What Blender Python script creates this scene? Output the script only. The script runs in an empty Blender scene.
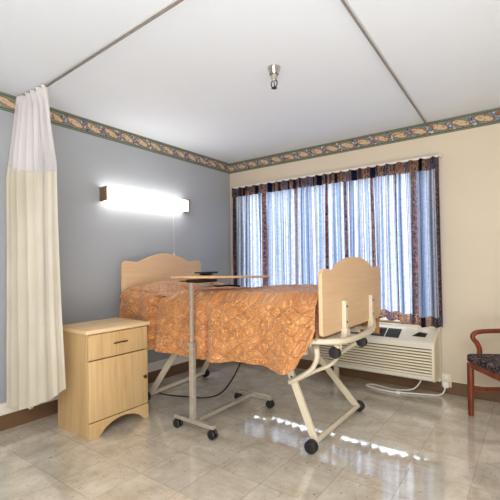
import bpy, bmesh, math, random
from mathutils import Vector, Matrix, noise
random.seed(7)
S = bpy.context.scene
COL = S.collection
PI = math.pi
H = 2.44

# ------------------------------------------------------------------ camera
yaw, roll = -0.633, -0.0122
F = Vector((math.sin(yaw), math.cos(yaw), 0)); R0 = Vector((math.cos(yaw), -math.sin(yaw), 0)); U0 = Vector((0, 0, 1))
R1 = R0*math.cos(roll)+U0*math.sin(roll); U1 = -R0*math.sin(roll)+U0*math.cos(roll)
cam_data = bpy.data.cameras.new('camera'); cam = bpy.data.objects.new('camera', cam_data); COL.objects.link(cam)
M = Matrix((R1, U1, -F)).transposed().to_4x4(); M.translation = Vector((3.10, -3.813, 1.181))
cam.matrix_world = M
cam_data.sensor_width = 36; cam_data.lens = 387.9/500*36; cam_data.shift_y = 13/500; cam_data.clip_start = .05
S.camera = cam

# ------------------------------------------------------------------ world and lights
W = bpy.data.worlds.new('sky'); S.world = W; W.use_nodes = True
bg = W.node_tree.nodes['Background']
bg.inputs[0].default_value = (0.80, 0.89, 1.0, 1); bg.inputs[1].default_value = 5.6
def area(name, loc, target, sx, sy, power, color):
    l = bpy.data.lights.new(name, 'AREA'); l.shape = 'RECTANGLE'; l.size = sx; l.size_y = sy; l.energy = power; l.color = color
    o = bpy.data.objects.new(name, l); COL.objects.link(o); o.location = loc
    o.rotation_euler = (Vector(target)-Vector(loc)).to_track_quat('-Z', 'Y').to_euler()
    return o
area('rear_fill_light', (3.2, -4.6, 2.3), (2.2, -2.0, .6), 1.6, 1.2, 66, (1, .97, .94))  # added fill lamp behind the camera, not a fixture of the room
area('side_fill_light', (4.85, -4.4, 1.2), (1.2, -1.6, 1.0), 1.2, 1.8, 26, (1, .97, .93))  # added fill lamp from the right; there is no doorway here
area('upward_fill_light', (2.9, -3.3, .12), (2.6, -2.2, 2.44), 2.4, 2.0, 70, (.93, .965, 1))  # added lamp near the floor, shining up to brighten the ceiling
S.view_settings.view_transform = 'Standard'; S.view_settings.look = 'None'
S.view_settings.exposure = 0.40; S.view_settings.gamma = 1; S.view_settings.use_curve_mapping = False
S.cycles.use_denoising = True
S.cycles.max_bounces = 10; S.cycles.transparent_max_bounces = 12
S.cycles.sample_clamp_indirect = 6

# ------------------------------------------------------------------ node helpers
class X:
    def __init__(s, nt, v): s.nt = nt; s.v = v
    def _b(s, o, op, sw=False):
        n = s.nt.nodes.new('ShaderNodeMath'); n.operation = op
        a, b = (o, s) if sw else (s, o)
        for i, q in enumerate((a, b)):
            if isinstance(q, X): s.nt.links.new(q.v, n.inputs[i])
            elif q is not None: n.inputs[i].default_value = q
        return X(s.nt, n.outputs[0])
    def __add__(s, o): return s._b(o, 'ADD')
    __radd__ = __add__
    def __mul__(s, o): return s._b(o, 'MULTIPLY')
    __rmul__ = __mul__
    def __sub__(s, o): return s._b(o, 'SUBTRACT')
    def __rsub__(s, o): return s._b(o, 'SUBTRACT', True)
    def __truediv__(s, o): return s._b(o, 'DIVIDE')
    def lt(s, o): return s._b(o, 'LESS_THAN')
    def gt(s, o): return s._b(o, 'GREATER_THAN')
    def fl(s): return s._b(None, 'FLOOR')
    def fr(s): return s._b(None, 'FRACT')
    def ab(s): return s._b(None, 'ABSOLUTE')
    def sin(s): return s._b(None, 'SINE')
    def mn(s, o): return s._b(o, 'MINIMUM')
    def mx(s, o): return s._b(o, 'MAXIMUM')
    def mod(s, o): return s._b(o, 'FLOORED_MODULO')
    def step(s, a, b):
        n = s.nt.nodes.new('ShaderNodeMapRange'); n.interpolation_type = 'SMOOTHSTEP'
        s.nt.links.new(s.v, n.inputs[0]); n.inputs[1].default_value = a; n.inputs[2].default_value = b
        return X(s.nt, n.outputs[0])
class Mat:
    def __init__(s, name, col=(.8, .8, .8), rough=.5, metal=0, spec=.5):
        s.m = bpy.data.materials.new(name); s.m.use_nodes = True; s.nt = s.m.node_tree
        s.b = s.nt.nodes['Principled BSDF']; s.L = s.nt.links.new
        s.b.inputs['Base Color'].default_value = (*col, 1); s.b.inputs['Roughness'].default_value = rough
        s.b.inputs['Metallic'].default_value = metal; s.b.inputs['Specular IOR Level'].default_value = spec
    def node(s, t, **k):
        n = s.nt.nodes.new(t)
        for a, v in k.items(): setattr(n, a, v)
        return n
    def pos(s, uv=False):
        if uv: src = s.node('ShaderNodeTexCoord').outputs['UV']
        else: src = s.node('ShaderNodeNewGeometry').outputs['Position']
        sp = s.node('ShaderNodeSeparateXYZ'); s.L(src, sp.inputs[0])
        return [X(s.nt, sp.outputs[i]) for i in range(3)]
    def vec(s, x, y, z=0):
        c = s.node('ShaderNodeCombineXYZ')
        for i, q in enumerate((x, y, z)):
            if isinstance(q, X): s.L(q.v, c.inputs[i])
            else: c.inputs[i].default_value = q
        return c.outputs[0]
    def noise(s, vec, scale=5, detail=3, rough=.5, dist=0):
        n = s.node('ShaderNodeTexNoise'); s.L(vec, n.inputs['Vector']); n.inputs['Scale'].default_value = scale
        n.inputs['Detail'].default_value = detail; n.inputs['Roughness'].default_value = rough; n.inputs['Distortion'].default_value = dist
        return X(s.nt, n.outputs[0])
    def mix(s, f, a, b):
        n = s.node('ShaderNodeMix', data_type='RGBA')
        for i, q in ((0, f), (6, a), (7, b)):
            if isinstance(q, X): s.L(q.v, n.inputs[i])
            elif isinstance(q, (int, float)): n.inputs[i].default_value = q
            elif isinstance(q, tuple): n.inputs[i].default_value = (*q, 1)
            else: s.L(q, n.inputs[i])
        return n.outputs[2]
    def ramp(s, f, stops, const=False):
        n = s.node('ShaderNodeValToRGB'); s.L(f.v, n.inputs[0]); cr = n.color_ramp
        if const: cr.interpolation = 'CONSTANT'
        while len(cr.elements) < len(stops): cr.elements.new(.5)
        for e, (p, c) in zip(cr.elements, stops): e.position = p; e.color = (*c, 1)
        return n.outputs[0]
    def col(s, sock): s.L(sock, s.b.inputs['Base Color'])
    def bump(s, h, strength=.3, dist=.005):
        n = s.node('ShaderNodeBump'); s.L(h.v, n.inputs['Height']); n.inputs['Strength'].default_value = strength; n.inputs['Distance'].default_value = dist
        s.L(n.outputs[0], s.b.inputs['Normal'])
def lin(r, g, b): return tuple((c/255/12.92 if c/255 <= .04045 else ((c/255+.055)/1.055)**2.4) for c in (r, g, b))

# ------------------------------------------------------------------ materials
def painted(name, c, amp=.04, rough=.6, bs=60, bstr=.15):
    m = Mat(name, c, rough, spec=.3); p = m.vec(*m.pos())
    n = m.noise(p, 2.2, 4); d = tuple(v*(1-amp*2) for v in c); e = tuple(min(1, v*(1+amp)) for v in c)
    m.col(m.ramp(n, [(.3, d), (.7, e)])); m.bump(m.noise(p, bs, 3), bstr, .002)
    return m.m
M_ceiling = painted('ceiling_paint', lin(228, 232, 237), .010, .8, 160, .5)
M_bluewall = painted('blue_grey_wallpaper', lin(164, 167, 171), .02, .42, 220, .2)
M_cream = painted('cream_wall_paint', lin(210, 196, 175), .015, .6, 120, .15)
M_white = painted('white_trim_paint', lin(226, 220, 210), .02, .45)
M_brownbase = painted('brown_vinyl_base', lin(112, 86, 62), .05, .35)
M_sill = painted('window_sill_paint', lin(225, 212, 188), .02, .4)

def floor_mat():
    m = Mat('marbled_vinyl_tile', rough=.12); x, y, z = m.pos()
    T = .305; tx = (x-.075)/T; ty = (y+.59)/T; ix, iy = tx.fl(), ty.fl(); fx, fy = tx.fr(), ty.fr()
    par = (ix+iy).mod(2.0)
    a = x+ix*3.7; b = y+iy*5.1
    w1 = m.noise(m.vec(a, b), 9, 2)
    sa = m.noise(m.vec(a*10.0, b*34.0), 1.0, 4, .6, .6); sb = m.noise(m.vec(a*34.0, b*10.0), 1.0, 4, .6, .6)
    cl = m.noise(m.vec(a, b), 5, 5, .6)
    st = sa*par+sb*(1-par)
    base = m.ramp(st*.28+cl*.72, [(.36, lin(186, 175, 157)), (.5, lin(204, 195, 179)), (.62, lin(218, 211, 198))])
    tv = m.noise(m.vec(ix*.77, iy*.91), 3.3, 0)
    base = m.mix(tv.step(.35, .65)*.16, base, lin(186, 172, 152))
    k1 = m.noise(m.vec(a*26.0, b*75.0), 1.0, 1); k2 = m.noise(m.vec(a*75.0, b*26.0), 1.0, 1)
    sp = (k1.mx(k2)).step(.69, .75)
    base = m.mix(sp*.6, base, lin(136, 114, 90))
    l1 = (m.noise(m.vec(a*20.0+9.0, b*58.0), 1.0, 1)).mx(m.noise(m.vec(a*58.0+5.0, b*20.0), 1.0, 1)).step(.72, .78)
    base = m.mix(l1*.5, base, lin(236, 232, 224))
    big = m.noise(m.vec(a*30.0, b*20.0), 1.0, 1).step(.775, .80)
    base = m.mix(big*.8, base, lin(100, 66, 44))
    e = fx.mn(1-fx).mn(fy).mn(1-fy)
    line = 1-e.step(.002, .009)
    m.col(m.mix(line*.45, base, lin(118, 100, 82)))
    w = m.noise(m.vec(x, y), 7, 3)
    m.bump(w+st*.02-line*.25, .10, .004)
    r = m.noise(m.vec(x, y), 4, 4)*.07+.025+line*.2
    m.L(r.v, m.b.inputs['Roughness'])
    m.b.inputs['Specular IOR Level'].default_value = .6
    m.b.inputs['IOR'].default_value = 1.6; m.b.inputs['Coat Weight'].default_value = 1.0; m.b.inputs['Coat Roughness'].default_value = .05
    return m.m
M_floor = floor_mat()

def border_mat(name, axis):
    m = Mat(name, rough=.6, spec=.2); P = m.pos(); u = P[axis]; z = P[2]
    per = .172; v = (z-2.312)/(H-2.312)
    un = (u/per+(v*.55)).fr()
    wob = m.noise(m.vec(u*1.0, z*1.0), 45, 3)
    # lens-shaped leaf
    cu = (un-.36)/.36; cv = (v-.5)/(.24)
    el = cu*cu+(cv+(cu*.35))*(cv+(cu*.35))
    base = m.ramp(wob, [(.35, lin(92, 96, 84)), (.5, lin(142, 138, 118)), (.66, lin(112, 118, 116))])
    leaf = m.ramp(wob+cu*.12, [(.36, lin(150, 100, 80)), (.45, lin(200, 184, 156)), (.6, lin(196, 172, 136)), (.7, lin(150, 110, 90))])
    c = m.mix(1-el.step(.75, 1.0), base, leaf)
    ring = (el-1.05).ab(); c = m.mix((1-ring.step(.12, .34))*.8, c, lin(146, 74, 60))
    # twisted blue ribbon
    ru = (un-.86).ab().mn((un+.14).ab())
    rib = 1-(ru+((v-.5).ab()*.10)).step(.10, .15)
    c = m.mix(rib, c, m.ramp(wob, [(.40, lin(56, 66, 84)), (.47, lin(128, 140, 156)), (.52, lin(66, 78, 98)), (.6, lin(200, 198, 188))]))
    edge = v.mn(1-v)
    c = m.mix(1-edge.step(.15, .17), c, lin(74, 84, 70))
    c = m.mix(1-edge.step(.09, .10), c, lin(126, 134, 112))
    c = m.mix(1-edge.step(.025, .035), c, lin(70, 78, 68))
    m.col(c); return m.m
M_borderL = border_mat('leaf_border_paper_left', 1); M_borderB = border_mat('leaf_border_paper_back', 0)

def wood(name, a, b, c, axis=2, sc=1.0, rough=.38):
    m = Mat(name, rough=rough, spec=.4); P = m.pos()
    q = [v*(60.0*sc) for v in P]; q[axis] = P[axis]*(3.0*sc)
    g = m.noise(m.vec(*q), 1.0, 5, .6, .5)
    q2 = [v*(9.0*sc) for v in P]; q2[axis] = P[axis]*(.9*sc)
    g2 = m.noise(m.vec(*q2), 1.0, 3)
    m.col(m.ramp(g*.6+g2*.4, [(.35, a), (.5, b), (.66, c)])); m.bump(g, .06, .001)
    return m.m
M_night = wood('light_maple_laminate', lin(188, 154, 106), lin(202, 170, 122), lin(212, 182, 136), 2)
M_nighttop = wood('light_maple_laminate_top', lin(206, 172, 124), lin(220, 190, 144), lin(228, 202, 160), 1)
M_board = wood('beech_board', lin(208, 172, 132), lin(213, 178, 139), lin(218, 184, 146), 1, .8, .4)
M_boardedge = wood('beech_edge_band', lin(214, 176, 128), lin(224, 190, 142), lin(232, 200, 156), 1)
M_tabletop = wood('beech_tabletop', lin(196, 150, 100), lin(212, 170, 118), lin(222, 184, 134), 1)
M_chairwood = wood('cherry_wood', lin(92, 40, 22), lin(122, 56, 30), lin(146, 72, 40), 2, 1, .3)
M_endcap = wood('walnut_end_cap', lin(88, 62, 44), lin(112, 84, 62), lin(130, 102, 78), 2)
M_bedmetal = painted('cream_enamelled_steel', lin(212, 200, 176), .03, .32)
M_hvac = painted('cream_plastic', lin(222, 210, 184), .02, .4)
M_hvactop = painted('pale_plastic', lin(216, 210, 194), .02, .4)
def plain(name, c, rough=.5, metal=0, spec=.5, var=.12):
    m = Mat(name, c, rough, metal, spec); n = m.noise(m.vec(*m.pos()), 30, 3)
    m.col(m.ramp(n, [(.3, tuple(v*(1-var) for v in c)), (.7, tuple(min(1, v*(1+var)) for v in c))])); return m.m
M_chrome = plain('brushed_steel', lin(196, 190, 178), .3, .6)
M_chrome2 = plain('polished_chrome', lin(196, 192, 186), .18, 1)
M_bolt = plain('dark_bolt_steel', lin(50, 44, 40), .4, .6)
M_black = plain('black_rubber', lin(26, 24, 26), .45)
M_blackplastic = plain('black_plastic', lin(20, 20, 22), .3)
M_grilleblack = plain('dark_grille', lin(44, 44, 42), .6)
M_dark = plain('dark_recess', lin(30, 26, 22), .8)
M_bronze = plain('dark_bronze_handle', lin(62, 48, 36), .35, .7)
M_whiteplastic = plain('white_plastic', lin(232, 228, 220), .4, var=.03)
M_ivory = plain('ivory_plastic', lin(226, 214, 186), .4, var=.03)
M_greyplastic = plain('pale_grey_plastic', lin(205, 198, 190), .4, var=.04)
M_track = plain('aluminium_track', lin(140, 130, 122), .45, .3)
M_trackcap = plain('white_track', lin(205, 203, 202), .5, var=.03)
M_mattress = plain('mattress_cover', lin(158, 98, 64), .7)
M_concrete = plain('exterior_ground', lin(120, 118, 112), .9)

def lampmat():
    m = Mat('lit_diffuser', (.9, .9, .9), .5)
    m.b.inputs['Emission Color'].default_value = (1.0, .985, .95, 1); m.b.inputs['Emission Strength'].default_value = 6.0
    return m.m
M_lamp = lampmat()

def spread_mat():
    m = Mat('quilted_orange_bedspread', rough=.48, spec=.4); u, v, _ = m.pos(True)
    w1 = m.noise(m.vec(u, v), 9, 2); w2 = m.noise(m.vec(u+7.3, v+2.1), 9, 2)
    sw = m.noise(m.vec(u+w1*.10, v+w2*.10), 32, 1.0, .5, 1.2)
    l1 = 1-((sw-.5).ab()).step(.014, .036)
    sw2 = m.noise(m.vec(u+w2*.1+4.0, v), 34, 1, .5, 1.2); l2 = 1-((sw2-.48).ab()).step(.010, .03)
    base = m.ramp(w1, [(.3, lin(156, 94, 44)), (.55, lin(176, 110, 54)), (.75, lin(192, 126, 68))])
    c = m.mix((l1*.60).mx(l2*.25), base, lin(240, 190, 124))
    m.col(c)
    # diamond quilting stitch
    a = ((u+v)*8.8+.5).fr(); b = ((u-v)*8.8+.5).fr()
    st = ((a-.5).ab()).mn((b-.5).ab())
    fine = m.noise(m.vec(u, v), 70, 3)
    m.bump(st.step(0, .10)*.55+fine*.35+w1*.8+l1*.15, .8, .011)
    m.b.inputs['Sheen Weight'].default_value = .25
    return m.m
M_spread = spread_mat()

def cloth(name, colsock_fn, trans, alpha=None, rough=.8):
    m = Mat(name, rough=rough, spec=.1); c = colsock_fn(m)
    if isinstance(c, tuple): m.b.inputs['Base Color'].default_value = (*c, 1)
    else: m.col(c)
    t = m.node('ShaderNodeBsdfTranslucent'); mx = m.node('ShaderNodeMixShader'); mx.inputs[0].default_value = trans
    if isinstance(c, tuple): t.inputs[0].default_value = (*c, 1)
    else: m.L(c, t.inputs[0])
    m.L(m.b.outputs[0], mx.inputs[1]); m.L(t.outputs[0], mx.inputs[2]); out = mx.outputs[0]
    if alpha is not None:
        tr = m.node('ShaderNodeBsdfTransparent'); m2 = m.node('ShaderNodeMixShader')
        if isinstance(alpha, float): m2.inputs[0].default_value = alpha
        else: m.L(alpha(m).v, m2.inputs[0])
        m.L(tr.outputs[0], m2.inputs[1]); m.L(out, m2.inputs[2]); out = m2.outputs[0]
    m.L(out, m.nt.nodes['Material Output'].inputs[0])
    return m.m
def win_col(m):
    u, v, _ = m.pos(True)      # u: position along the rod in metres, v: height in metres
    pat = m.noise(m.vec(u, v), 46, 3, .6, 1.5)
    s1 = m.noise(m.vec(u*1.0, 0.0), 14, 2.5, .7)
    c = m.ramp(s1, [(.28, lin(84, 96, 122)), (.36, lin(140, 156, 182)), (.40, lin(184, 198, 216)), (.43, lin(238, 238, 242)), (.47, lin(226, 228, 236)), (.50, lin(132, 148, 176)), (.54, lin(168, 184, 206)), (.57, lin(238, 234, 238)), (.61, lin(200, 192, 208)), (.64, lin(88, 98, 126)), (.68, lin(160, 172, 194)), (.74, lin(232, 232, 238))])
    c = m.mix(pat.step(.5, .6)*.34, c, lin(96, 112, 146))
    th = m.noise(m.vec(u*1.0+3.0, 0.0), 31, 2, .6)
    c = m.mix((1-((th-.5).ab()).step(.004, .018))*.72, c, lin(64, 72, 104))  # thin dark lines painted in as shade between the folds
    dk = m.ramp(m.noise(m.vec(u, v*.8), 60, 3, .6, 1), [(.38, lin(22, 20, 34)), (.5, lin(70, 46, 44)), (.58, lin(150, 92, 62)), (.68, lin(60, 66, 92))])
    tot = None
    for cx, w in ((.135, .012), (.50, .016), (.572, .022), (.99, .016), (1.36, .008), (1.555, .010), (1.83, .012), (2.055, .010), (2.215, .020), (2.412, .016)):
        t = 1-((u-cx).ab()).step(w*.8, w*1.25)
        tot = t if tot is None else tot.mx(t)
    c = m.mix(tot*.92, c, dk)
    bandn = m.noise(m.vec(u, 3.0), 16, 1); pat2 = m.noise(m.vec(u, v), 60, 3, .6, 1)
    band = m.ramp((bandn-.5)*1.5+.5*1.0+(pat2-.5)*.35, [(.36, lin(24, 26, 44)), (.43, lin(48, 50, 74)), (.47, lin(120, 84, 70)), (.50, lin(190, 150, 122)), (.535, lin(90, 62, 56)), (.57, lin(34, 34, 58)), (.62, lin(120, 124, 146)), (.68, lin(90, 56, 48))])
    head = v.gt(1.992).mx(v.lt(.085))
    return m.mix(head, c, band)
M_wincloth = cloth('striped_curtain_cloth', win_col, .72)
def priv_col(m):
    P = m.vec(*m.pos()); n = m.noise(P, 3, 3)
    return m.ramp(n, [(.3, lin(216, 208, 190)), (.7, lin(227, 220, 204))])
M_priv = cloth('cream_curtain_cloth', priv_col, .25)
M_mesh = cloth('white_net_cloth', lambda m: lin(248, 244, 244), .3, .56)
M_seat = None
def seat_mat():
    m = Mat('dark_paisley_fabric', rough=.8, spec=.2); P = m.vec(*m.pos())
    n = m.noise(P, 22, 2, .5, 2.5); n2 = m.noise(P, 60, 2)
    c = m.ramp(n, [(.35, lin(36, 28, 34)), (.5, lin(52, 40, 44)), (.545, lin(150, 138, 136)), (.58, lin(66, 50, 52)), (.75, lin(30, 24, 30))])
    m.col(m.mix(n2.step(.6, .7)*.4, c, lin(110, 90, 84))); return m.m
M_seat = seat_mat()
def glass_mat():
    m = Mat('window_glass', (1, 1, 1), .0); m.b.inputs['Transmission Weight'].default_value = 1; m.b.inputs['IOR'].default_value = 1.05
    return m.m
M_glass = glass_mat()

# ------------------------------------------------------------------ mesh helpers
def link(name, bm, mat, parent=None, smooth=False, **props):
    me = bpy.data.meshes.new(name); bmesh.ops.recalc_face_normals(bm, faces=bm.faces[:]) if not props.pop('raw', False) else None
    if parent is not None:
        w = Vector(parent.location); p = parent.parent
        while p: w += Vector(p.location); p = p.parent
        for v in bm.verts: v.co -= w
    bm.to_mesh(me); bm.free(); me.materials.append(mat)
    if smooth:
        for f in me.polygons: f.use_smooth = True
        try: me.set_sharp_from_angle(angle=math.radians(40))
        except Exception: pass
    o = bpy.data.objects.new(name, me); COL.objects.link(o)
    if parent is not None: o.parent = parent
    for k, v in props.items(): o[k] = v
    return o
def thing(name, label, cat, loc=(0, 0, 0), group=None):
    o = bpy.data.objects.new(name, None); COL.objects.link(o); o.location = loc; o.empty_display_size = .1
    o['label'] = label; o['category'] = cat
    if group: o['group'] = group
    return o
def BM(): return bmesh.new()
def box(bm, x0, x1, y0, y1, z0, z1, bev=0, seg=2):
    t = bmesh.new(); bmesh.ops.create_cube(t, size=1)
    for v in t.verts: v.co = Vector((x0+(v.co.x+.5)*(x1-x0), y0+(v.co.y+.5)*(y1-y0), z0+(v.co.z+.5)*(z1-z0)))
    if bev: bmesh.ops.bevel(t, geom=t.edges[:], offset=bev, segments=seg, profile=.5, affect='EDGES')
    merge(bm, t); return bm
def merge(bm, t, mat=None):
    if mat is not None: bmesh.ops.transform(t, matrix=mat, verts=t.verts[:])
    me = bpy.data.meshes.new('tmp'); t.to_mesh(me); t.free(); bm.from_mesh(me); bpy.data.meshes.remove(me)
def obox(bm, a, b, w, h, bev=0, up=(0, 0, 1)):
    """bar of rectangular section from a to b"""
    a, b = Vector(a), Vector(b); d = b-a; L = d.length; z = d.normalized(); upv = Vector(up)
    x = upv.cross(z); x = x.normalized() if x.length > 1e-4 else Vector((1, 0, 0)); y = z.cross(x)
    t = bmesh.new(); box(t, -w/2, w/2, -h/2, h/2, 0, L, bev)
    m = Matrix((x, y, z)).transposed().to_4x4(); m.translation = a; merge(bm, t, m)
def tube(bm, pts, r, n=12, closed_ends=True, flat=1.0, rs=None):
    pts = [Vector(p) for p in pts]; rings = []; prev = None
    for i, p in enumerate(pts):
        d = (pts[min(i+1, len(pts)-1)]-pts[max(i-1, 0)]).normalized()
        if prev is None:
            a = Vector((0, 0, 1)) if abs(d.z) < .9 else Vector((1, 0, 0)); x = d.cross(a).normalized()
        else:
            x = (prev-d*prev.dot(d)).normalized()
        prev = x; y = d.cross(x); rr = rs[i] if rs else r
        rings.append([bm.verts.new(p+(x*math.cos(2*PI*k/n)+y*math.sin(2*PI*k/n)*flat)*rr) for k in range(n)])
    for a, b in zip(rings, rings[1:]):
        for k in range(n): bm.faces.new((a[k], a[(k+1) % n], b[(k+1) % n], b[k]))
    if closed_ends: bm.faces.new(rings[0][::-1]); bm.faces.new(rings[-1])
def smooth_path(pts, n=8):
    pts = [Vector(p) for p in pts]; out = []
    P = [pts[0]*2-pts[1]]+pts+[pts[-1]*2-pts[-2]]
    for i in range(1, len(P)-2):
        for k in range(n):
            t = k/n; a, b, c, d = P[i-1:i+3]
            out.append(.5*((2*b)+(-a+c)*t+(2*a-5*b+4*c-d)*t*t+(-a+3*b-3*c+d)*t**3))
    out.append(pts[-1]); return out
def lathe(bm, prof, c, axis='Z', n=24):
    rings = []
    for r, h in prof:
        ring = []
        for k in range(n):
            a = 2*PI*k/n; q = (r*math.cos(a), r*math.sin(a), h)
            if axis == 'Y': q = (q[0], q[2], q[1])
            if axis == 'X': q = (q[2], q[0], q[1])
            ring.append(bm.verts.new(Vector(c)+Vector(q)))
        rings.append(ring)
    for a, b in zip(rings, rings[1:]):
        for k in range(n): bm.faces.new((a[k], a[(k+1) % n], b[(k+1) % n], b[k]))
    bm.faces.new(rings[0][::-1]); bm.faces.new(rings[-1])
def prism(bm, poly, x0, x1, axis='X', bev=0):
    """extrude a 2-D outline. axis X: poly is (y,z); axis Y: poly is (x,z); axis Z: (x,y)"""
    def q(p, t): return {'X': (t, p[0], p[1]), 'Y': (p[0], t, p[1]), 'Z': (p[0], p[1], t)}[axis]
    t = bmesh.new()
    A = [t.verts.new(q(p, x0)) for p in poly]; B = [t.verts.new(q(p, x1)) for p in poly]
    n = len(poly)
    for k in range(n): t.faces.new((A[k], A[(k+1) % n], B[(k+1) % n], B[k]))
    fa = t.faces.new(A[::-1]); fb = t.faces.new(B)
    bmesh.ops.recalc_face_normals(t, faces=t.faces[:])
    if bev:
        ed = [e for e in t.edges if (e.verts[0] in A) == (e.verts[1] in A) ]
        bmesh.ops.bevel(t, geom=ed, offset=bev, segments=2, profile=.5, affect='EDGES')
    merge(bm, t)

# ------------------------------------------------------------------ the room
ST = dict(kind='structure')
XR, YF = 5.0, -5.6
bm = BM(); box(bm, -.1, XR+.1, YF-.1, .15, -.1, 0); link('floor', bm, M_floor, **ST)
bm = BM(); box(bm, -.1, XR+.1, YF-.1, .15, H, H+.1); link('ceiling', bm, M_ceiling, **ST)
bm = BM(); box(bm, -.1, 0, YF, .15, 0, H); link('wall_left', bm, M_bluewall, **ST)
bm = BM(); box(bm, XR, XR+.1, YF, .15, 0, H); link('wall_right', bm, M_cream, **ST)
bm = BM(); box(bm, -.1, XR+.1, YF-.1, YF, 0, H); link('wall_front', bm, M_cream, **ST)
WX0, WX1, WZ0, WZ1 = .22, 2.34, .607, 2.05
bm = BM(); box(bm, 0, WX0, 0, .15, 0, H); box(bm, WX1, XR, 0, .15, 0, H); box(bm, WX0, WX1, 0, .15, 0, WZ0); box(bm, WX0, WX1, 0, .15, WZ1, H)
link('wall_back', bm, M_cream, **ST)
bm = BM(); box(bm, .0, .004, YF, 0, 2.312, H); link('trim_1', bm, M_borderL, **ST)
bm = BM(); box(bm, .004, XR, -.004, 0, 2.312, H); link('trim_2', bm, M_borderB, **ST)
# baseboards
bm = BM(); box(bm, 0, .012, YF, 0, 0, .108, .003); link('baseboard_left', bm, M_brownbase, **ST)
bm = BM(); box(bm, .012, XR, -.012, 0, 0, .108, .003); link('baseboard_back', bm, M_brownbase, **ST)
bm = BM(); box(bm, 0, .022, YF, -.001, .112, .196, .004); link('trim_3', bm, M_white, **ST)
bm = BM(); box(bm, .022, XR, -.010, 0, .110, .124, .003); link('trim_4', bm, M_sill, **ST)
# window: frame, mullions, panes, sill
win = bpy.data.objects.new('window_1', None); COL.objects.link(win); win.location = (1.28, .07, .6); win['kind'] = 'structure'
bm = BM()
for a in ((WX0, WX0+.04, WZ0+.02, WZ1), (WX1-.04, WX1, WZ0+.02, WZ1), (WX0, WX1, WZ1-.04, WZ1), (WX0, WX1, WZ0+.02, WZ0+.06), (1.26, 1.30, WZ0+.02, WZ1)):
    box(bm, a[0], a[1], .06, .10, a[2], a[3], .004)
link('window_frame', bm, M_whiteplastic, win)
bm = BM(); box(bm, WX0+.04, 1.26, .078, .083, WZ0+.06, WZ1-.04); link('pane', bm, M_glass, win)
bm = BM(); box(bm, 1.30, WX1-.04, .078, .083, WZ0+.06, WZ1-.04); link('pane', bm, M_glass, win)
bm = BM(); box(bm, WX0-.04, WX1+.08, -.028, .0, WZ0-.002, WZ0+.012, .003); box(bm, WX0, WX1, 0, .15, WZ0, WZ0+.012)
link('window_sill', bm, M_sill, win)
bm = BM(); box(bm, -6, 10, .3, 14, -.35, -.3); link('ground_outside', bm, M_concrete, **ST)  # unseen ground outside the window

# ------------------------------------------------------------------ ceiling tracks
def track(name, a, b, label):
    t = thing(name, label, 'curtain track', ((a[0]+b[0])/2, (a[1]+b[1])/2, H))
    g = 'ceiling curtain tracks'; t['group'] = g
    bm = BM(); obox(bm, (a[0], a[1], H-.004), (b[0], b[1], H-.004), .024, .006, .001); link('flange', bm, M_trackcap, t)
    bm = BM(); obox(bm, (a[0], a[1], H-.016), (b[0], b[1], H-.012), .009, .011, .001); link('channel', bm, M_track, t)
    return t
track('ceiling_track', (.02, -2.455), (2.9, -2.56), 'straight metal curtain track on the ceiling holding the cream privacy curtain')
track('ceiling_track', (2.318, -.02), (2.405, -3.2), 'straight empty metal curtain track on the ceiling running out from window wall')

# ------------------------------------------------------------------ sprinkler
sx, sy = 1.757, -1.695
t = thing('fire_sprinkler', 'chrome fire sprinkler head hanging from the white ceiling', 'sprinkler', (sx, sy, H))
bm = BM(); lathe(bm, [(.042, 0), (.041, -.006), (.030, -.045), (.024, -.048), (.010, -.046)], (sx, sy, H)); link('escutcheon', bm, M_chrome2, t, True)
bm = BM(); lathe(bm, [(.012, -.040), (.019, -.050), (.022, -.062), (.022, -.074), (.013, -.078), (.009, -.086)], (sx, sy, H), n=12); link('nozzle_body', bm, M_chrome, t, True)
bm = BM()
for s in (-1, 1): tube(bm, smooth_path([(sx+s*.008, sy, H-.080), (sx+s*.021, sy+s*.002, H-.096), (sx+s*.019, sy, H-.118), (sx+s*.004, sy, H-.132)], 5), .0038, 8)
link('yoke', bm, M_bronze, t, True)
bm = BM(); tube(bm, [(sx, sy, H-.084), (sx+.002, sy, H-.125)], .0035, 8); link('heat_bulb', bm, M_bronze, t, True)
bm = BM(); lathe(bm, [(.004, -.128), (.018, -.131), (.019, -.134), (.004, -.137)], (sx, sy, H), n=16); link('deflector', bm, M_bronze, t, True)

# ------------------------------------------------------------------ wall lamp
t = thing('wall_lamp', 'long glowing white wall lamp with brown end caps above the headboard', 'wall lamp', (0, -1.32, 1.80))
LY0, LY1, LZ0, LZ1 = -1.83, -.815, 1.742, 1.868
bm = BM(); box(bm, .001, .012, LY0+.02, LY1-.02, LZ0+.01, LZ1-.01); link('back_plate', bm, M_whiteplastic, t)
bm = BM(); box(bm, .013, .098, LY0+.013, LY1-.013, LZ0+.004, LZ1-.004, .012, 3); link('diffuser', bm, M_lamp, t, True)
bm = BM(); box(bm, .001, .104, LY0, LY0+.012, LZ0, LZ1, .003); link('end_cap', bm, M_endcap, t)
bm = BM(); box(bm, .001, .104, LY1-.012, LY1, LZ0, LZ1, .003); link('end_cap', bm, M_endcap, t)
bm = BM(); box(bm, .095, .104, LY0+.012, LY1-.012, LZ0-.004, LZ0+.003); link('lower_rail', bm, M_chrome, t)
bm = BM(); tube(bm, [(.06, -1.01, LZ0), (.06, -1.01, 1.30)], .0016, 6); lathe(bm, [(.002, 0), (.006, -.01), (.006, -.03), (.003, -.036)], (.06, -1.01, 1.30), n=8)
link('pull_cord', bm, M_whiteplastic, t)

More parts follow.
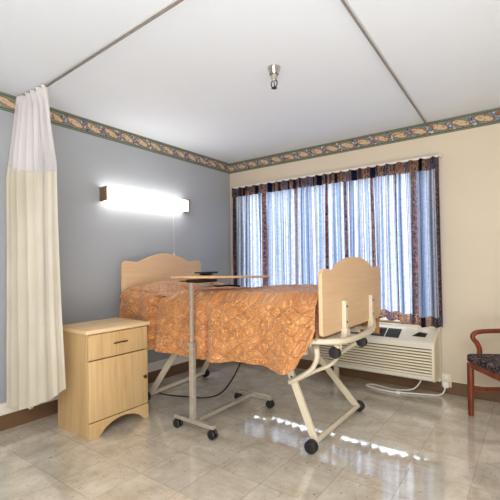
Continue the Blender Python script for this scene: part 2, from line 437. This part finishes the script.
# ------------------------------------------------------------------ window curtain and rod
rod = thing('curtain_rod', 'white traverse curtain rod mounted on the cream wall above the window', 'curtain rod', (1.27, -.03, 2.11))
bm = BM(); box(bm, .10, 2.44, -.068, -.050, 2.100, 2.118, .002); link('rail', bm, M_whiteplastic, rod)
for x in (.104, 2.436):
    bm = BM(); box(bm, x-.006, x+.006, -.068, -.0005, 2.098, 2.122, .002); link('bracket', bm, M_whiteplastic, rod)
bm = BM(); box(bm, 2.33, 2.40, -.072, -.067, 2.104, 2.116, .002); link('pulley_housing', bm, M_greyplastic, rod)

def window_curtain():
    bm = BM(); uvl = bm.loops.layers.uv.new('UVMap'); x0, x1, N, K = .115, 2.432, 1150, 44; z1, z0 = 2.098, .625
    plp = []
    p = x0
    rng = random.Random(5)
    while p < x1: plp.append(p); p += rng.uniform(.082, .112)
    plp.append(x1+.001)
    cols = []
    for i in range(N+1):
        s = i/N; x = x0+(x1-x0)*s
        k = max(j for j in range(len(plp)-1) if plp[j] <= x+1e-9); f = (x-plp[k])/(plp[k+1]-plp[k])
        col = []
        for j in range(K+1):
            h = j/K; zt = z1-(z1-z0)*h
            amp = .017+.016*min(1, h*2.2)
            pinch = max(0, 1-h*7)
            c = math.cos(2*PI*f)
            wave = (c*(1-pinch)+(abs(math.cos(PI*f))**7*2-1)*pinch)
            sub = .006*math.sin(2*PI*f*3+k*1.7)*min(1, h*3)
            wander = .010*math.sin(k*2.3+h*3.1)*h
            y = -.052-.030+(-wave*amp)+sub+.010*noise.noise(Vector((x*4, zt*1.5, 0)))*h
            sway = .010*math.sin(k*1.9+h*2.0)*h
            zb = zt-(.012*math.sin(k*1.3)+.003*c)*h
            zb += (-.004+.006*math.sin(k*2.1+1))*h
            if x > 2.23: zb -= .030*h; x_add = .02
            if x > 2.40: zb += .0
            if j == 0: zb = z1+.004*c
            col.append((bm.verts.new((x+sway*math.sin(PI*min(1, (x-x0)*8, (x1-x)*8)*.5)+.022*h*(x-x0)/(x1-x0), min(y, -.034), zb)), (x, h)))
        cols.append(col)
    for a, b in zip(cols, cols[1:]):
        for j in range(K):
            q = (a[j], b[j], b[j+1], a[j+1]); f = bm.faces.new([v[0] for v in q])
            for lp, v in zip(f.loops, q): lp[uvl].uv = (v[1][0], (z0+(1-v[1][1])*(z1-z0))-( .0 if v[1][1] < .5 else z0-.0))
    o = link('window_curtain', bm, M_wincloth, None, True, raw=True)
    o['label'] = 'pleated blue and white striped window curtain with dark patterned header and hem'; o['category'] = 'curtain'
window_curtain()

# ------------------------------------------------------------------ privacy curtain
def privacy():
    t = thing('privacy_curtain', 'cream privacy curtain with a white net top gathered beside the nightstand', 'curtain', (.25, -2.5, 2.4))
    N, K = 260, 50
    def pt(s, h):       # s along the cloth, h 0 top .. 1 bottom
        zt = 2.415; zb = .175+.20*max(0, (s-.28)/.72)**1.3
        z = zt+(zb-zt)*h
        fl = min(1, h/.27); e = fl
        xa = .030; xb = .42+.095*e+.115*h*h
        ya = -2.50-.055*e-.03*h; yb = -2.48+.01*e
        ss = s+.018*math.sin(2*PI*s*2.7+h*1.5)
        x = xa+(xb-xa)*ss; y = ya+(yb-ya)*ss
        n = 6.5
        sm = max(0, min(1, (s-.40)/.2)); amp = (.022+.018*e)*(1-.25*h)*(1-.80*sm*e)
        ph = 2*PI*n*s**.8+.4*math.sin(h*4+s*6)
        sharp = math.sin(ph)+.28*math.sin(2*ph+1.2+h)
        y += -amp*sharp-.012*h-.008*(1-min(1, h/.05)); x += .018*math.cos(ph)*math.sin(PI*s)*(1-.7*sm*e)
        if h < .05: y += .012*math.sin(s*2*PI*17)*(1-h/.05)
        x += .01*noise.noise(Vector((s*5, z*2, 3)))
        return Vector((max(.028, x), min(y, -2.432), z))
    def sheet(h0, h1, name, mat, k, off=0):
        bm = BM(); g = []
        for i in range(N+1):
            ha, hb = (q(i/N) if callable(q) else q for q in (h0, h1))
            g.append([bm.verts.new(pt(i/N, ha+(hb-ha)*j/k)+Vector((0, off, 0))) for j in range(k+1)])
        for a, b in zip(g, g[1:]):
            for j in range(k): bm.faces.new((a[j], b[j], b[j+1], a[j+1]))
        o = link(name, bm, mat, t, True, raw=True); return o
    HB = lambda s: .236+.064*s
    sheet(.0, .022, 'header_tape', M_mesh, 3, -.001)
    sheet(.0, HB, 'net_top', M_mesh, 16)
    sheet(lambda s: HB(s)-.006, 1, 'cloth_panel', M_priv, 46, -.002)
    o = sheet(.985, 1, 'hem', M_priv, 2, -.004)
    for i in range(9):
        q = pt((i+.5)/9, 0); bm = BM(); tube(bm, [(q.x, -2.46, H-.004), (q.x, q.y, 2.41)], .002, 6); link('hook', bm, M_chrome, t)
privacy()

# ------------------------------------------------------------------ nightstand
def nightstand():
    t = thing('nightstand', 'light maple nightstand with one drawer and a cupboard door', 'nightstand', (.48, -2.125, 0))
    x0, xf, y0, y1, zt = .268, .674, -2.360, -1.865, .710
    bm = BM(); box(bm, x0, xf-.018, y0, y0+.018, 0, zt, .002); link('side_panel', bm, M_night, t)
    bm = BM(); box(bm, x0, xf-.018, y1-.018, y1, 0, zt, .002); link('side_panel', bm, M_night, t)
    bm = BM(); box(bm, x0, x0+.01, y0+.018, y1-.018, .05, zt); link('back_panel', bm, M_night, t)
    bm = BM(); box(bm, x0+.01, xf-.02, y0+.018, y1-.018, .11, .125); link('bottom_shelf', bm, M_night, t)
    bm = BM(); box(bm, x0-.005, xf+.018, y0-.02, y1+.02, zt, zt+.028, .007, 3); link('top', bm, M_nighttop, t, True)
    # drawer and door fronts with a rounded outer corner
    def front(z0, z1, name):
        bm = BM(); box(bm, xf-.016, xf+.004, y0+.001, y1-.001, z0, z1, .004, 2); return link(name, bm, M_night, t, True)
    d = front(.532, zt-.006, 'drawer'); dd = front(.112, .525, 'door')
    bm = BM(); yc = (y0+y1)/2+.005; zc = .622
    tube(bm, smooth_path([(xf+.004, yc-.052, zc), (xf+.014, yc-.050, zc), (xf+.022, yc-.02, zc+.003), (xf+.022, yc+.02, zc+.003), (xf+.014, yc+.050, zc), (xf+.004, yc+.052, zc)], 5), .0055, 8, flat=.8)
    link('handle', bm, M_bronze, d, True)
    bm = BM(); lathe(bm, [(.005, 0), (.005, .010), (.013, .016), (.014, .022), (.008, .027)], (xf+.004, y1-.040, .325), 'X', 16)
    link('knob', bm, M_bronze, dd, True)
    # apron with an arch
    poly = [(y0, 0), (y0, .106), (y1, .106), (y1, 0), (y1-.035, 0)]
    a0, a1 = y1-.052, y0+.090
    for k in range(15):
        f = k/14; yy = a0+(a1-a0)*f; poly.append((yy, .012+.074*math.sin(PI*f)**.65))
    poly.append((y0+.072, 0))
    bm = BM(); prism(bm, poly, xf-.016, xf+.004, 'X'); link('apron', bm, M_night, t)
nightstand()

# ------------------------------------------------------------------ bed
BY0, BY1 = -1.735, -.705
BC = (BY0+BY1)/2
def board_poly(z0, zs, zc, y0=BY0, y1=BY1, ex=1.25):
    """flat panel with eared shoulders and a raised crown"""
    w = (y1-y0)/2; yc = (y0+y1)/2; pts = [(y0+.03, z0), (y0+.008, z0+.01), (y0, z0+.04)]
    top = []
    for k in range(41):
        f = k/40; u = abs(2*f-1)
        if u > .66:
            s = (u-.66)/.34; z = zs-.012+.012*math.sin(min(1, s*1.05)*PI*.5)**2
            if u > .93: z -= .030*((u-.93)/.07)**2
        else: z = (zs-.012)+(zc-zs+.012)*(1-(u/.66)**2)**ex
        top.append((y0+2*w*f, z))
    return pts+top+[(y1, z0+.04), (y1-.008, z0+.01), (y1-.03, z0)]
bed = thing('hospital_bed', 'adjustable hospital bed frame with beech head and foot boards on cream legs', 'bed', (1.15, BC, 0))
bm = BM(); prism(bm, board_poly(.55, 1.215, 1.285, -1.715, -.71), .135, .160, 'X', .004); link('headboard', bm, M_board, bed, label='beech headboard against the blue wall')
bm = BM(); prism(bm, board_poly(.745, 1.145, 1.215, BY0-.035, BY1-.025, .78), 2.088, 2.112, 'X', .004); link('footboard', bm, M_board, bed, label='beech footboard with curved top')
for y in (-1.475, -.985):
    bm = BM(); box(bm, 2.113, 2.140, y-.020, y+.020, .705, .935, .004); prism(bm, [(y-.042, .690), (y+.042, .690), (y+.024, .76), (y-.024, .76)], 2.113, 2.148)
    b = link('board_bracket', bm, M_bedmetal, bed)
    for z in (.80, .90):
        bm = BM(); lathe(bm, [(.006, 0), (.006, .004), (.003, .006)], (2.1405, y, z), 'X', 10); link('bolt', bm, M_bolt, b)
# deck and side rails
bm = BM(); box(bm, .19, 1.98, BY0+.075, BY1-.045, .655, .678, .004); link('deck', bm, M_bedmetal, bed)
for y in (BY0+.06, BY1-.06):
    bm = BM(); obox(bm, (.19, y, .632), (1.96, y, .632), .032, .045, .004); link('side_rail', bm, M_bedmetal, bed)
# curved end bar at the foot
bm = BM(); tube(bm, smooth_path([(1.90, BY0+.03, .690), (1.99, BY0+.02, .704), (2.10, BY0+.075, .704), (2.155, BY0+.17, .698), (2.168, -1.40, .692), (2.162, -1.2, .690), (2.150, -1.04, .690), (2.11, -.95, .690), (2.03, -.90, .68), (1.90, -.88, .67)], 8), .020, 14, flat=.95)
link('end_bar', bm, M_bedmetal, bed, True)
# roller bumpers under the end bar
for (x, y, z) in ((2.10, -1.575, .632), (2.12, -1.17, .634)):
    bm = BM(); obox(bm, (x, y, z+.0), (x+.02, y, .672), .022, .03, .002); rb = link('roller_bracket', bm, M_bedmetal, bed)
    bm = BM(); lathe(bm, [(.012, -.020), (.034, -.018), (.038, -.010), (.038, .010), (.034, .018), (.012, .020)], (x, y, z-.01), 'Y', 20); link('roller', bm, M_black, rb, True)
# splayed legs (foot end and head end)
def leg(a, b, w=.046, h=.026):
    bm = BM(); obox(bm, a, b, w, h, .004, up=(0, 1, 0)); return link('leg', bm, M_bedmetal, bed)
legs = []
legs.append(leg((1.975, -1.605, .05), (1.735, -1.605, .615)))
legs.append(leg((1.970, -.885, .05), (1.44, -.885, .615)))
legs.append(leg((.325, -.885, .06), (.67, -.885, .615)))
legs.append(leg((.395, -1.605, .06), (.84, -1.605, .615)))
bm = BM(); lathe(bm, [(.006, 0), (.006, .006), (.003, .008)], (1.815, -1.625, .437), 'Y', 10)
for v in bm.verts: v.co.y = -1.618-(v.co.y+1.625)
link('bolt', bm, M_bolt, legs[0])
bm = BM(); tube(bm, [(1.975, -1.637, .050), (1.970, -.863, .050)], .018, 14); link('cross_bar', bm, M_bedmetal, bed, True)
bm = BM(); tube(bm, [(.325, -.863, .050), (.385, -1.630, .050)], .018, 14); link('cross_bar', bm, M_bedmetal, bed, True)
for x, y in ((1.975, -1.662), (1.970, -.838), (.325, -.838), (.385, -1.655)):
    bm = BM(); lathe(bm, [(.010, -.026), (.026, -.027), (.037, -.024), (.041, -.016), (.041, .016), (.037, .024), (.026, .027), (.010, .026)], (x, y, .041), 'Y', 28)
    w = link('wheel', bm, M_black, bed, True)
    s = -1 if y < -1 else 1
    bm = BM(); lathe(bm, [(.012, 0), (.012, .005), (.006, .007)], (x, y+.0, .045), 'Y', 14)
    for v in bm.verts: v.co.y = y+s*(.027+(v.co.y-y))
    link('axle_cap', bm, M_bolt, w, True)
# curved braces from the end bar down to the legs
bm = BM(); tube(bm, smooth_path([(2.03, BY0+.05, .665), (2.02, -1.66, .60), (1.975, -1.635, .52), (1.90, -1.625, .46), (1.80, -1.62, .40)], 7), .020, 12, flat=.8); link('brace', bm, M_bedmetal, bed, True)
bm = BM(); tube(bm, smooth_path([(1.79, -1.58, .385), (1.92, -1.50, .46), (2.00, -1.42, .50), (2.03, -1.36, .56), (2.04, -1.34, .67)], 7), .013, 12); link('brace', bm, M_bedmetal, bed, True)
bm = BM(); tube(bm, smooth_path([(2.03, -.80, .66), (2.0, -.84, .58), (1.90, -.86, .50), (1.76, -.865, .40)], 7), .018, 12); link('brace', bm, M_bedmetal, bed, True)

# mattress and pillow
bm = BM(); box(bm, .20, 1.94, BY0+.045, BY1-.045, .680, .915, .04, 4); o = link('mattress', bm, M_mattress, None, True)
o['label'] = 'covered mattress lying on the bed frame under the orange bedspread'; o['category'] = 'mattress'
bm = BM(); t_ = bmesh.new(); bmesh.ops.create_uvsphere(t_, u_segments=28, v_segments=16, radius=1)
for v in t_.verts:
    c = v.co; c.x = math.copysign(abs(c.x)**.7, c.x); c.y = math.copysign(abs(c.y)**.7, c.y)
    v.co = Vector((.40+c.x*.15, BC+c.y*.30, .953+c.z*.033))
merge(bm, t_)
o = link('pillow', bm, M_whiteplastic, None, True); o['label'] = 'flat pillow under the orange bedspread by the headboard'; o['category'] = 'pillow'

# bedspread
def bedspread():
    t_obj = thing('bedspread', 'orange quilted bedspread with gold scroll pattern draped over the hospital bed', 'bedspread', (1.15, BC, .95))
    ys0, ys1 = BY0+.02, BY1-.02
    def hem(x):
        pts = [(.16, .50), (.62, .500), (.72, .515), (.84, .512), (1.0, .505), (1.15, .500), (1.35, .515), (1.55, .540), (1.70, .535), (1.86, .512), (1.90, .516), (1.95, .545), (2.01, .64), (2.045, .71), (2.085, .79)]
        for a, b in zip(pts, pts[1:]):
            if x <= b[0]:
                f = (x-a[0])/(b[0]-a[0]); f = f*f*(3-2*f); return a[1]+(b[1]-a[1])*f
        return pts[-1][1]
    def topz(x, y):
        z = .937+.022*max(0, (x-1.2)/.85)
        v = (y-ys0)/(ys1-ys0)
        # pillow under the cloth
        px = (x-.38)/.27; b = max(0, 1-abs(px)**2.4) if abs(px) < 1 else 0
        z += .072*b**.8*max(0, math.sin(PI*min(1, max(0, v)))**.42)
        if x < .40: z = max(z, .937+.066*max(0, math.sin(PI*min(1, max(0, v)))**.5)*.75)
        z += .010*noise.noise(Vector((x*5, y*5, 1)))+.006*noise.noise(Vector((x*13, y*13, 4)))
        return z
    def section(x, layer, n=200):
        """points across the bed from near hem to far hem"""
        out = []; L1, L2, r = .45, ys1-ys0, .05
        h0 = hem(x); far = .56
        for i in range(n+1):
            s = i/n
            if s < .42:
                f = s/.42; zt = topz(x, ys0)-r; z = h0+(zt-h0)*f; d = (1-f)*(1-.85*max(0, min(1, (x-1.90)/.12)))
                y = ys0-r*.55-.012-.035*d
                y -= (.020*math.sin(x*9.5+.8)+.012*math.sin(x*23+1+d))*d
                if x > 1.75: y -= .035*d*(x-1.75)/.3
                # soft vertical fold near the table post
                y += .050*math.exp(-((x-1.215-.03*d)/.028)**2)*min(1, d*3+.15)
                y -= .016*math.exp(-((x-1.30-.03*d)/.05)**2)*min(1, d*3+.15)
                y -= .008*noise.noise(Vector((x*7, z*7, 2)))
            elif s < .48:
                f = (s-.42)/.06; a = f*PI/2; zt = topz(x, ys0)
                y = ys0-r*.55-.012+(r*.55+.012+.02)*(1-math.cos(a)); z = zt-r+r*math.sin(a)
            elif s < .90:
                f = (s-.48)/.42; y = ys0+.02+(ys1-ys0-.04)*f; z = topz(x, y)
            elif s < .93:
                f = (s-.90)/.03; a = f*PI/2; y = ys1-.02+.06*math.sin(a); z = topz(x, ys1)-.04+.04*math.cos(a)
            else:
                f = (s-.93)/.07; y = ys1+.04+.02*f; z = topz(x, ys1)-.04+(far-topz(x, ys1)+.04)*f
            # quilting puff
            V = s/.42*.45 if s < .42 else (.45+(s-.42)/.06*.07 if s < .48 else (.52+(s-.48)/.42*.97 if s < .90 else 1.49+(s-.9)/.1*.5))
            xw = x+.045*noise.noise(Vector((x*4, V*4, 7))); Vw = V+.045*noise.noise(Vector((x*4, V*4, 17)))
            pu = abs(((xw+Vw)*8.8+.5) % 1-.5)*2; pv = abs(((xw-Vw)*8.8+.5) % 1-.5)*2; pp = min(pu, pv); p = .007*min(1, pp/.5)**.8
            if s < .45: y -= p
            else: z += p
            out.append((Vector((x, y, z)), (xw, Vw)))
        return out
    def sheet(x0, x1, name, n, offs):
        bm = BM(); uvl = bm.loops.layers.uv.new('UVMap'); g = []
        for i in range(n+1):
            x = x0+(x1-x0)*i/n; sec = section(x, 0); row = []
            for j, (p, uv) in enumerate(sec):
                q = p.copy(); dxe, off = offs(x, j/len(sec), p)
                q.x += dxe
                s = j/len(sec)
                if s < .45: q.y -= off
                else: q.z += off
                row.append((bm.verts.new(q), uv))
            g.append(row)
        for a, b in zip(g, g[1:]):
            for j in range(len(a)-1):
                q = (a[j], b[j], b[j+1], a[j+1]); f = bm.faces.new([v[0] for v in q])
                for lp, v in zip(f.loops, q): lp[uvl].uv = v[1]
        o = link(name, bm, M_spread, t_obj, True, raw=True)
        m = o.modifiers.new('thick', 'SOLIDIFY'); m.thickness = .008; m.offset = -1 if False else 1
        return o
    # body of the spread, its leading edge curving back across the bed below the pillow
    def fold_x(s):
        # position of the rolled edge: straight down the side, sweeping toward the foot on the top
        if s < .43: return 0.0
        f = min(1, (s-.43)/.20); return .58*f**.75
    def o1(x, s, p):
        k = (2.080-x)/(2.080-.63); e = max(0, 1-(x-.63)/.05)
        return fold_x(s)*max(0, k)**2.0, -.038+.068*(lambda g: g*g*(3-2*g))(max(0, min(1, (x-.655)/.11)))
    sheet(.63, 2.080, 'spread_panel', 190, o1)
    def o2(x, s, p):
        if s < .45: return 0, .016*min(1, max(0, (x-.45)/.1))-.052*max(0, min(1, (x-.612)/.016))
        return 0, -.020*max(0, min(1, (x-.75)/.2))
    sheet(.195, 1.32, 'pillow_flap', 90, o2)
    # end of the spread tucked down behind the footboard
    bm = BM(); uvl = bm.loops.layers.uv.new('UVMap'); g = []
    for j in range(61):
        y = ys0-.03+(ys1-ys0+.05)*j/60; row = []
        for i in range(17):
            f = i/16; z = topz(2.07, max(ys0, min(ys1, y)))+.012-f*.255
            row.append((bm.verts.new((2.070-.012*math.sin(f*PI*.5)-.010*abs(math.sin(y*17+f*2))*f, y, z)), (y, f*.25)))
        g.append(row)
    for a, b in zip(g, g[1:]):
        for j in range(16):
            q = (a[j], b[j], b[j+1], a[j+1]); f = bm.faces.new([v[0] for v in q])
            for lp, v in zip(f.loops, q): lp[uvl].uv = v[1]
    link('foot_tuck', bm, M_spread, t_obj, True, raw=True)
bedspread()

# bed hand control and its cord, lying on the spread
t = thing('hand_control', 'pale bed hand control lying on the orange bedspread behind the table post', 'hand control', (.93, -1.44, .97))
bm = BM(); box(bm, -.055, .055, -.030, .030, 0, .028, .011, 3)
bmesh.ops.transform(bm, matrix=Matrix.Translation((1.05, -1.585, .998)) @ Matrix.Rotation(.9, 4, 'Z'), verts=bm.verts[:]); link('housing', bm, M_greyplastic, t, True)
bm = BM(); tube(bm, smooth_path([(1.05, -1.51, 1.004), (1.08, -1.46, 1.000), (1.10, -1.40, 1.003), (1.14, -1.34, .996), (1.17, -1.32, .994)], 6), .007, 8); link('cord', bm, M_blackplastic, t, True)

# ------------------------------------------------------------------ overbed table
t = thing('overbed_table', 'rolling overbed table with thin beech top and brushed steel H base', 'overbed table', (1.15, -1.86, 0))
bm = BM(); box(bm, 1.00, 1.39, -1.915, -1.215, 1.071, 1.086, .005, 2)
for v in bm.verts: v.co.z += (v.co.x-1.08)*.012-(v.co.y+1.62)*.028
link('tabletop', bm, M_tabletop, t, True)
bm = BM(); box(bm, 1.10, 1.22, -1.86, -1.66, 1.046, 1.0685, .004); box(bm, 1.05, 1.11, -1.87, -1.82, 1.052, 1.060, .003); link('height_mechanism', bm, M_blackplastic, t)
bm = BM(); box(bm, 1.136, 1.172, -1.878, -1.842, .092, .62, .004); link('lower_post', bm, M_chrome, t)
bm = BM(); box(bm, 1.143, 1.165, -1.871, -1.849, .62, 1.048, .003); link('upper_post', bm, M_chrome, t)
bm = BM(); box(bm, 1.132, 1.176, -1.882, -1.838, .60, .628, .004); link('collar', bm, M_chrome, t)
bm = BM(); obox(bm, (.975, -1.86, .078), (1.355, -1.86, .078), .036, .030, .004); link('foot_bar', bm, M_chrome, t)
bm = BM(); obox(bm, (.990, -1.175, .078), (1.365, -1.175, .078), .036, .030, .004); link('foot_bar', bm, M_chrome, t)
bm = BM(); obox(bm, (1.165, -1.842, .078), (1.165, -1.193, .078), .036, .026, .004); link('connecting_bar', bm, M_chrome, t)
for x, y in ((1.000, -1.865), (1.335, -1.865), (1.015, -1.175), (1.345, -1.175)):
    c = bpy.data.objects.new('caster', None); COL.objects.link(c); c.parent = t; c.location = Vector((x, y, 0))-Vector(t.location)
    bm = BM(); tube(bm, [(x, y, .030), (x, y, .064)], .010, 10); box(bm, x-.016, x+.016, y-.008, y+.008, .045, .062, .003); link('fork', bm, M_blackplastic, c)
    for s in (-1, 1):
        bm = BM(); lathe(bm, [(.008, -.009), (.027, -.009), (.031, -.005), (.031, .005), (.027, .009), (.008, .009)], (x+.006, y+s*.015, .031), 'Y', 20); link('tread', bm, M_black, c, True)
# object on the tabletop
t = thing('small_tray', 'small black tray-like object lying on top of the overbed table', 'small object', (1.15, -1.72, 1.085))
bm = BM(); bmesh.ops.create_uvsphere(bm, u_segments=20, v_segments=10, radius=1)
for v in bm.verts: v.co = Vector((1.15+v.co.x*.045, -1.70+v.co.y*.060, 1.0985+v.co.z*.0085+.003))
link('base', bm, M_blackplastic, t, True)
bm = BM(); box(bm, 1.10, 1.20, -1.775, -1.625, 1.108, 1.122, .005); link('upper_plate', bm, M_blackplastic, t, True)

# ------------------------------------------------------------------ power cord under the bed
bm = BM(); tube(bm, smooth_path([(.20, -1.42, .012), (.30, -1.47, .012), (.45, -1.46, .012), (.62, -1.40, .012), (.78, -1.32, .012), (.90, -1.26, .06), (.98, -1.20, .18), (1.04, -1.15, .34), (1.08, -1.12, .50), (1.10, -1.10, .645)], 8), .0065, 8)
o = link('power_cord', bm, M_blackplastic, None, True); o['label'] = 'black power cord hanging from the bed and trailing on the floor'; o['category'] = 'cord'

# ------------------------------------------------------------------ air conditioner under the window
t = thing('air_conditioner', 'cream through-wall air conditioner with louvred front under the window', 'air conditioner', (1.85, -.06, 0))
bm = BM(); box(bm, 1.26, 2.422, -.070, -.012, .112, .592, .005); link('wall_sleeve', bm, M_hvac, t)
AX0, AX1 = 1.33, 2.418
prof = [(-.071, .155), (-.071, .574), (-.105, .570), (-.262, .498), (-.282, .486), (-.294, .466), (-.300, .44), (-.300, .205), (-.294, .172), (-.274, .157)]
# cabinet: ends as side cheeks, body set back behind the louvres
bm = BM(); prism(bm, prof, AX1-.022, AX1, 'X', .003); link('side_cheek', bm, M_hvac, t)
bm = BM(); prism(bm, prof, AX0, AX0+.022, 'X', .003); link('side_cheek', bm, M_hvac, t)
body = [(-.073, .158), (-.073, .576), (-.105, .572), (-.261, .496), (-.281, .484), (-.293, .464), (-.296, .436), (-.276, .434), (-.276, .206), (-.297, .204), (-.293, .174), (-.273, .160)]
bm = BM(); prism(bm, body, AX0+.022, AX1-.022, 'X'); link('cabinet', bm, M_hvactop, t)
bm = BM(); box(bm, AX0+.024, AX1-.024, -.2785, -.2762, .208, .432); link('grille_recess', bm, M_dark, t)
for k in range(9):
    z = .207+k*.0252
    bm = BM(); prism(bm, [(-.279, z), (-.297, z+.001), (-.2985, z+.005), (-.2965, z+.0170), (-.279, z+.0170)], AX0+.022, AX1-.022); link('louvre', bm, M_hvac, t)
# top discharge grille on the slope
def slope(y): return .572+(y+.105)*(.572-.496)/(-.105+.261)
for (xa, xb) in ((1.62, 1.845), (1.855, 1.975), (1.985, 2.105)):
    bm = BM(); ya, yb = -.258, -.135; xa += .012; xb += .012
    v = [(xa, ya), (xb, ya), (xb, yb), (xa, yb)]
    lo = [bm.verts.new((x, y, slope(y)+.0006)) for x, y in v]; hi = [bm.verts.new((x, y, slope(y)+.003)) for x, y in v]
    bm.faces.new(lo[::-1]); bm.faces.new(hi)
    for i in range(4): bm.faces.new((lo[i], lo[(i+1) % 4], hi[(i+1) % 4], hi[i]))
    g = link('discharge_grille', bm, M_grilleblack, t)
    bm = BM()
    for yy in (-.235, -.21, -.185, -.16): obox(bm, (xa, yy, slope(yy)+.004), (xb, yy, slope(yy)+.004), .003, .003)
    link('vane', bm, M_bolt, g)
bm = BM(); v = [(2.22, -.215), (2.33, -.215), (2.34, -.165), (2.27, -.155)]
lo = [bm.verts.new((x, y, slope(y)+.0006)) for x, y in v]; hi = [bm.verts.new((x, y, slope(y)+.003)) for x, y in v]
bm.faces.new(lo[::-1]); bm.faces.new(hi)
for i in range(4): bm.faces.new((lo[i], lo[(i+1) % 4], hi[(i+1) % 4], hi[i]))
link('control_recess', bm, M_bronze, t)
for x in (1.50,):
    bm = BM(); box(bm, x-.02, x+.02, -.22, -.18, 0, .159, .003); link('foot', bm, M_hvac, t)

# outlet, plug and its cord
t = thing('wall_outlet', 'ivory wall outlet low on the cream wall right of the air conditioner', 'outlet', (2.46, 0, .12))
bm = BM(); box(bm, 2.420, 2.500, -.018, -.0125, .062, .182, .002); link('cover_plate', bm, M_ivory, t)
bm = BM(); box(bm, 2.443, 2.477, -.0215, -.0185, .075, .110, .001); link('socket', bm, M_whiteplastic, t)
bm = BM(); box(bm, 2.443, 2.477, -.0215, -.0185, .133, .168, .001); link('socket', bm, M_whiteplastic, t)
t = thing('plug', 'white plug and cord running from the outlet to the air conditioner', 'plug', (2.45, -.04, .09))
bm = BM(); box(bm, 2.435, 2.485, -.068, -.022, .062, .118, .010, 3); link('plug_body', bm, M_whiteplastic, t, True)
bm = BM(); tube(bm, smooth_path([(2.455, -.066, .075), (2.452, -.085, .04), (2.42, -.115, .010), (2.30, -.17, .009), (2.18, -.215, .009), (2.05, -.26, .009), (1.92, -.25, .009), (1.80, -.20, .009), (1.86, -.14, .009), (2.05, -.18, .009), (2.2, -.16, .03), (2.26, -.13, .09), (2.27, -.12, .134)], 8), .006, 8); link('cord', bm, M_whiteplastic, t, True)
bm = BM(); box(bm, 2.09, 2.125, -.262, -.222, .0, .022, .004); link('cord_adapter', bm, M_whiteplastic, t)

# ------------------------------------------------------------------ armchair at the right edge
def chair():
    C0 = Vector((2.698, -.440, 0)); fd = Vector((.60, -.80, 0)); sd = Vector((.66, .752, 0)).normalized()
    t = thing('armchair', 'cherry wood armchair with dark patterned seat at the right edge', 'armchair', C0)
    perp = Vector((.80, .60, 0))     # from front to back
    W, D = .56, .50
    def q(a, b, z): # a along the front, b toward the back
        ins = .04*b/D
        p = C0+fd*(a if a < W/2 else a)+perp*b; p = p+fd*(ins*(1 if a < W/2 else -1)); return (p.x, p.y, z)
    for a, b, nm in ((.0, 0, 'front'), (W, 0, 'front')):
        bm = BM(); tube(bm, [q(a, b, 0), q(a, b, .15), q(a, b, .40)], .02, 14, rs=[.020, .023, .025]); link('leg', bm, M_chairwood, t, True)
    for a in (0, W):
        bm = BM(); tube(bm, smooth_path([q(a, D+.04, 0), q(a, D-.01, .25), q(a, D, .45), q(a, D+.05, .70), q(a, D+.10, .92)], 5), .019, 12); link('rear_leg', bm, M_chairwood, t, True)
        bm = BM(); obox(bm, q(a, .01, .20), q(a, D-.01, .20), .022, .030, .005); link('stretcher', bm, M_chairwood, t)
        bm = BM(); obox(bm, q(a, 0, .385), q(a, D, .385), .022, .042, .005); link('side_rail', bm, M_chairwood, t)
        bm = BM(); tube(bm, smooth_path([q(a, .060, .40), q(a, .068, .49), q(a, .052, .545), q(a, .020, .590), q(a, .030, .622), q(a, .085, .638), q(a, .25, .644), q(a, .40, .644), q(a, D+.035, .636)], 7), .018, 12); link('arm', bm, M_chairwood, t, True)
    bm = BM(); obox(bm, q(0, 0, .385), q(W, 0, .385), .022, .042, .005); link('front_rail', bm, M_chairwood, t)
    bm = BM(); obox(bm, q(0, D, .385), q(W, D, .385), .022, .042, .005); link('rear_rail', bm, M_chairwood, t)
    bm = BM()
    poly = [q(-.02, -.025, 0), q(W+.02, -.025, 0), q(W-.0, D-.03, 0), q(.0, D-.03, 0)]
    lo = [bm.verts.new((p[0], p[1], .405)) for p in poly]; hi = [bm.verts.new((p[0], p[1], .470)) for p in poly]
    bm.faces.new(lo[::-1]); bm.faces.new(hi)
    for i in range(4): bm.faces.new((lo[i], lo[(i+1) % 4], hi[(i+1) % 4], hi[i]))
    bmesh.ops.recalc_face_normals(bm, faces=bm.faces[:])
    bmesh.ops.bevel(bm, geom=bm.edges[:], offset=.028, segments=4, profile=.6, affect='EDGES'); link('seat', bm, M_seat, t, True)
    a1, b1 = q(.02, D+.03, .62), q(W-.02, D+.03, .62)
    bm = BM(); prism(bm, [(0, .60), (0, .88), (.5, .88), (.5, .60)], -.018, .018, 'Y', .008)
    mid = (Vector(a1)+Vector(b1))/2; ang = math.atan2(fd.y, fd.x)
    bmesh.ops.transform(bm, matrix=Matrix.Translation((mid.x+perp.x*.04, mid.y+perp.y*.04, 0)) @ Matrix.Rotation(ang, 4, 'Z') @ Matrix.Translation((-.25, 0, 0)), verts=bm.verts[:])
    link('backrest', bm, M_seat, t, True)
chair()
